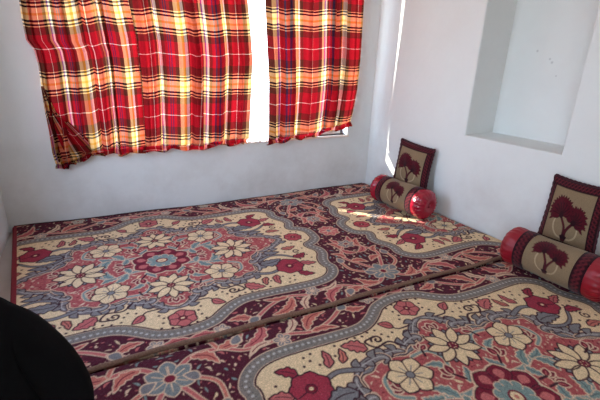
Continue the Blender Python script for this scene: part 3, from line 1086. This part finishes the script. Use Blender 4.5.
def cushion(name, corners, thick, label):
    """corners BL, BR, TR, TL in space; front faces the room"""
    bl, br, tr, tl = [np.array(q, float) for q in corners]
    ctr = (bl + br + tr + tl) / 4
    ux = _n(br - bl + tr - tl); uy = tl - bl + tr - br; nrm = _n(np.cross(ux, uy))
    if nrm.dot(CAM - ctr) < 0:
        nrm = -nrm
    n = 130
    s = np.linspace(0, 1, n); S_, T_ = np.meshgrid(s, s)
    a = S_[..., None]; b = T_[..., None]
    flat = bl * (1 - a) * (1 - b) + br * a * (1 - b) + tr * a * b + tl * (1 - a) * b
    # sides drawn in between the pointed corners
    k = .05
    inx = (4 * T_ * (1 - T_)); iny = (4 * S_ * (1 - S_))
    flat = flat - (k * inx * (2 * S_ - 1))[..., None] * (br - bl) * .5 - (k * iny * (2 * T_ - 1))[..., None] * (tl - bl) * .5
    puff = thick / 2 * (np.clip(inx * iny, 0, 1) ** .42)
    wr = .003 * np.sin(S_ * 21 + T_ * 9) * np.clip(inx * iny, 0, 1)
    front = flat + nrm * (puff + wr)[..., None]
    back = flat - nrm * puff[..., None] * .8
    root = empty(name, tuple(ctr))
    tag(root, label, 'cushion', 'tree pattern cushions')
    col = CUSH.sample(S_, T_)
    f = grid_mesh('front_panel', front - ctr, TAPESTRY, root, col=col)
    bcol = np.ones_like(col) * lin((70, 16, 28))
    grid_mesh('back_panel', (back - ctr)[::-1], TAPESTRY, root, col=bcol)
    e = np.concatenate([flat[0, ::3], flat[::3, -1], flat[-1, ::-3], flat[::-3, 0]]) - ctr
    # twisted cord round the edge
    tube('piping', e, .0085, PIPING, root, 8, .22)
    return root


def bolster(name, c0, c1, r, label, mat_end, mat_end2=None, roll=0.0):
    """c0, c1: centres of the two trim bands on the axis"""
    c0 = np.array(c0, float); c1 = np.array(c1, float)
    ax = _n(c1 - c0); mid = (c0 + c1) / 2; half = np.linalg.norm(c1 - c0) / 2
    up = _n(np.array([0, 0, 1.0]) - ax * ax[2]); sd = np.cross(ax, up)
    root = empty(name, (mid[0], mid[1], mid[2] - r))
    base = np.array(root.location)
    tag(root, label, 'bolster', 'red bolsters')
    bw = .034                                    # half width of a trim band

    def ringpts(h, rad, n=96):
        w = np.linspace(0, 2 * PI, n, endpoint=False)
        return mid - base + ax * h + rad * (np.cos(w)[:, None] * up + np.sin(w)[:, None] * sd)
    # patterned sleeve
    L = 2 * (half - bw)
    hs = np.linspace(-half + bw, half - bw, 80)
    n = 150
    w = np.linspace(0, 2 * PI, n, endpoint=False)
    P = np.stack([mid - base + ax * h + (r * (1 + .012 * math.sin(h * 19)) * (1 + .01 * np.sin(w * 3 + h * 14)))[:, None] * (np.cos(w)[:, None] * up + np.sin(w)[:, None] * sd) for h in hs])
    c = Canvas(0, L, 0, 2 * PI * r, .0025, TAU)
    tree_motif(c, L / 2, PI * r - .105, .24, 1.25)
    # v runs round the roll; the front-facing side shows one tree upright
    side = np.sign(np.dot(sd, (CAM - mid)))
    ang = (w * side)                              # angle from the top towards the viewer
    vv = ((-(ang - roll)) / (2 * PI) + .5) % 1.0 * 2 * PI * r
    HH = np.repeat((hs + L / 2)[:, None], n, 1)
    if np.dot(ax, Xc) * 0 + np.dot(ax, RE.tolist() + [0]) < 0:
        HH = L - HH
    col = c.sample(HH, np.repeat(vv[None, :], len(hs), 0))
    grid_mesh('sleeve', P, TAPESTRY, root, closed_u=True, col=col)
    # trim bands
    for sgn in (-1, 1):
        hs = np.linspace(half - bw, half + bw, 14) * sgn
        cb = Canvas(0, .07, 0, 2 * PI * r, .0025, TBD)
        braid(cb, [(.035, y) for y in np.linspace(0, 2 * PI * r, 40)], .036, 26)
        P = np.stack([ringpts(h, r * 1.015 + .003 * math.sin(PI * i / 13), n) for i, h in enumerate(hs)])
        col = cb.sample(np.repeat(np.linspace(0, .07, 14)[:, None], n, 1), np.repeat((w * r)[None, :], 14, 0))
        grid_mesh('trim_band', P, TAPESTRY, root, closed_u=True, col=col)
        # gathered satin end: pleats drawn to a button
        t = np.linspace(0, 1, 26)
        rows = []
        for q in t:
            if q < .35:
                h = half + bw + .045 * q / .35; rad = r * (1.0 + .05 * math.sin(PI * q / .35 * .5))
                pl = .012 * q / .35
            else:
                k = (q - .35) / .65
                th = k * PI / 2
                h = half + bw + .045 + .075 * math.sin(th) - .022 * max(0, k - .75) / .25
                rad = r * 1.05 * max(math.cos(th), .02) ** .8
                pl = .012 + .030 * k
            rr = rad * (1 + pl * np.sin(w * 22 + 1.3 * np.sin(w * 3)) + .5 * pl * np.sin(w * 9 + q * 4))
            rows.append(mid - base + ax * h * sgn + rr[:, None] * (np.cos(w)[:, None] * up + np.sin(w)[:, None] * sd))
        rows.append(np.repeat((mid - base + ax * (half + bw + .092) * sgn)[None], n, 0))
        end = grid_mesh('end_cap', np.array(rows), mat_end, root, closed_u=True)
        bm = bmesh.new()
        bmesh.ops.create_uvsphere(bm, u_segments=16, v_segments=10, radius=.017)
        for v in bm.verts:
            v.co = Vector(mid - base + ax * (half + bw + .098) * sgn) + Vector((v.co.x, v.co.y, v.co.z))
        bm_obj('button', bm, mat_end, end, True)
    return root


RB_ = .125
zc = MT + RB_ + .015
fa, fb = on_z(387.5, 190, zc), on_z(417, 201.5, zc)
bolster('bolster', fa, fb, RB_, 'far red bolster lying in the corner, its shiny end facing the seam', SATIN, roll=1.1)
na, nb = on_z(528, 250.5, zc), on_z(586, 274, zc)
bolster('bolster', na, nb, RB_, 'near red bolster at the right edge, below the wall recess', VELVET, roll=1.1)


def leaning(pts, off_bot, off_top):
    """pixel corners BL, BR, TR, TL on a plane parallel to the right wall at different setbacks"""
    out = []
    for (px, py), off in zip(pts, (off_bot, off_bot, off_top, off_top)):
        out.append(on_plane(px, py, (RA[0] - RN[0] * off, RA[1] - RN[1] * off, 0), (RN[0], RN[1], 0)))
    return out


cushion('cushion', leaning([(392, 184), (425, 194), (435, 150), (402, 138.5)], .115, .045), .11,
        'far burgundy-edged tree cushion propped on the bolster in the corner')
cushion('cushion', leaning([(536, 240), (592, 262), (610, 190), (556, 174.5)], .115, .045), .115,
        'near burgundy-edged tree cushion propped behind the bolster at the right edge')


# ------------------------------------------------------------------ the person at lower left
def skin_mesh(name, nodes, links, mat, parent, root='pelvis', sub=2):
    ids = {k: i for i, k in enumerate(nodes)}
    me = bpy.data.meshes.new(name)
    me.from_pydata([nodes[k][0] for k in nodes], [(ids[a], ids[b]) for a, b in links], [])
    o = link(bpy.data.objects.new(name, me), parent)
    md = o.modifiers.new('skin', 'SKIN'); md.use_smooth_shade = True
    sv = me.skin_vertices[0].data if me.skin_vertices else None
    if sv is None:
        me.attributes
    for k, i in ids.items():
        r_ = nodes[k][1]
        sv[i].radius = (r_, r_) if np.ndim(r_) == 0 else r_
        sv[i].use_root = (k == root)
    ss = o.modifiers.new('sub', 'SUBSURF'); ss.levels = ss.render_levels = sub
    me.materials.append(mat)
    return o


def person():
    ox, oy = -.40, 1.20
    root = empty('person', (ox, oy, MT))
    tag(root, 'person in black clothing seated at lower left, only a dark shoulder and sleeve in view', 'person')
    body = {'pelvis': ((0, 0, .10), .12), 'waist': ((0, .02, .26), .11), 'chest': ((0, .03, .44), .13), 'neckb': ((0, .02, .585), .06),
            'neck': ((0, .0, .65), .05), 'head': ((0, -.02, .745), .080), 'crown': ((0, .0, .835), .078), 'nose': ((0, -.10, .755), .014)}
    lk = [('pelvis', 'waist'), ('waist', 'chest'), ('chest', 'neckb'), ('neckb', 'neck'), ('neck', 'head'), ('head', 'crown'), ('head', 'nose')]
    for s, sg in (('l', 1), ('r', -1)):
        wall = 1 if s == 'l' else .62
        body.update({'sh' + s: ((.115 * sg * (.9 + .1 * wall), .02, .525), .045), 'el' + s: ((.235 * sg * wall, -.07, .285), .036), 'wr' + s: ((.10 * sg, -.27, .19), .028),
                     'pa' + s: ((.055 * sg, -.33, .165), .030)})
        lk += [('chest', 'sh' + s), ('sh' + s, 'el' + s), ('el' + s, 'wr' + s), ('wr' + s, 'pa' + s)]
        for i in range(4):
            a = 'f%d%s' % (i, s); dx = (.026 - .017 * i) * sg
            ln = (.036, .042, .040, .032)[i]
            body[a + 'a'] = ((.050 * sg + dx, -.365, .160 - .002 * i), .0095)
            body[a + 'b'] = ((.045 * sg + dx, -.365 - ln * .8, .150), .0085)
            body[a + 'c'] = ((.040 * sg + dx, -.365 - ln * 1.3, .132), .0075)
            lk += [('pa' + s, a + 'a'), (a + 'a', a + 'b'), (a + 'b', a + 'c')]
        body['t0' + s] = ((.085 * sg, -.325, .172), .010)
        body['t1' + s] = ((.095 * sg, -.355, .160), .0085)
        lk += [('pa' + s, 't0' + s), ('t0' + s, 't1' + s)]
        kx = .27 * sg if s == 'l' else -.21
        body.update({'hip' + s: ((.10 * sg, -.03, .10), .095), 'kn' + s: ((kx, -.36, .13), .062), 'an' + s: ((-.06 * sg, -.43, .055 if s == 'l' else .10), .040),
                     'to' + s: ((-.16 * sg, -.42, .045 if s == 'l' else .10), .030)})
        lk += [('pelvis', 'hip' + s), ('hip' + s, 'kn' + s), ('kn' + s, 'an' + s), ('an' + s, 'to' + s)]
    skin_mesh('body', body, lk, SKIN, root)
    robe = {'pelvis': ((0, 0, .125), (.17, .15)), 'waist': ((0, .02, .28), (.165, .14)), 'chest': ((0, .03, .45), (.175, .14)), 'coll': ((0, .02, .61), (.12, .10)), 'top': ((0, .01, .66), (.095, .08))}
    rl = [('pelvis', 'waist'), ('waist', 'chest'), ('chest', 'coll'), ('coll', 'top')]
    for s, sg in (('l', 1), ('r', -1)):
        wall = 1 if s == 'l' else .62
        robe.update({'sh' + s: ((.125 * sg * (.9 + .1 * wall), .02, .555), .088), 'ua' + s: ((.20 * sg * wall, -.02, .42), .085), 'el' + s: ((.25 * sg * wall, -.07, .285), .075), 'wr' + s: ((.115 * sg, -.245, .20), .05)})
        rl += [('chest', 'sh' + s), ('sh' + s, 'ua' + s), ('ua' + s, 'el' + s), ('el' + s, 'wr' + s)]
        kx = .27 * sg if s == 'l' else -.20
        robe.update({'kn' + s: ((kx, -.35, .125), (.105, .10)), 'an' + s: ((-.02 * sg, -.42, .09), (.075, .06))})
        rl += [('pelvis', 'kn' + s), ('kn' + s, 'an' + s)]
    skin_mesh('robe', robe, rl, BLACK, root)
    scarf = {'pelvis': ((0, .03, .60), (.11, .09)), 'b': ((0, .025, .68), (.085, .085)), 'c': ((0, .015, .77), (.098, .098)), 'd': ((0, .01, .85), (.09, .09))}
    skin_mesh('headscarf', scarf, [('pelvis', 'b'), ('b', 'c'), ('c', 'd')], BLACK, root)
    return root


person()

# ------------------------------------------------------------------ light
w = bpy.data.worlds.new('sky'); S.world = w; w.use_nodes = True
nt = w.node_tree
bg = nt.nodes['Background']
tc = nt.nodes.new('ShaderNodeTexCoord'); sp = nt.nodes.new('ShaderNodeSeparateXYZ'); rp = nt.nodes.new('ShaderNodeValToRGB')
nt.links.new(tc.outputs['Generated'], sp.inputs[0])
mr = nt.nodes.new('ShaderNodeMapRange'); mr.inputs['From Min'].default_value = -1; mr.inputs['From Max'].default_value = 1
nt.links.new(sp.outputs['Z'], mr.inputs['Value']); nt.links.new(mr.outputs['Result'], rp.inputs['Fac'])
e = rp.color_ramp.elements
e[0].position = .40; e[0].color = (.46, .44, .42, 1)
e[1].position = 1.0; e[1].color = (.40, .60, 1.0, 1)
k = e.new(.50); k.color = (.74, .87, 1.0, 1)
k = e.new(.62); k.color = (.62, .78, 1.0, 1)
nt.links.new(rp.outputs['Color'], bg.inputs['Color'])
bg.inputs['Strength'].default_value = 9.0

SUN_DIR = Vector((.735, -.68, -.60)).normalized()
sun = bpy.data.lights.new('sun', 'SUN')
sun.energy = 12.0; sun.angle = math.radians(.9); sun.color = (1.0, .93, .82)
so = link(bpy.data.objects.new('sun', sun)); so.rotation_euler = SUN_DIR.to_track_quat('-Z', 'Y').to_euler()
so.location = (-3, 6, 5)


def portal(name, loc, rot, sx, sy):
    l = bpy.data.lights.new(name, 'AREA'); l.shape = 'RECTANGLE'; l.size = sx; l.size_y = sy
    l.cycles.is_portal = True
    o = link(bpy.data.objects.new(name, l)); o.location = loc; o.rotation_euler = rot


portal('window_portal', ((WX0 + WX1) / 2, D + .16, (WZ0 + WZ1) / 2), (-PI / 2, 0, 0), WX1 - WX0, WZ1 - WZ0)
portal('side_portal', (XL - .22, (LY0 + LY1) / 2, (LZ0 + LZ1) / 2), (0, -PI / 2, 0), LZ1 - LZ0, LY1 - LY0)
portal('door_portal', (XL - .22, (DY0 + DY1) / 2, DZ1 / 2), (0, -PI / 2, 0), DZ1, DY1 - DY0)

# ------------------------------------------------------------------ camera
cd = bpy.data.cameras.new('camera')
cd.sensor_fit = 'HORIZONTAL'; cd.sensor_width = 36.0; cd.lens = 36.0 * F / 600.0
cd.clip_start = .02
co = link(bpy.data.objects.new('camera', cd))
M = Matrix([list(RW[i]) + [CAM[i]] for i in range(3)] + [[0, 0, 0, 1]])
co.matrix_world = M
S.camera = co

S.view_settings.view_transform = 'Standard'
S.view_settings.look = 'None'
S.view_settings.gamma = 1.0
S.view_settings.use_curve_mapping = False
S.view_settings.exposure = 0.40
S.cycles.max_bounces = 10
S.cycles.diffuse_bounces = 6
S.cycles.transmission_bounces = 6
S.cycles.sample_clamp_indirect = 6.0
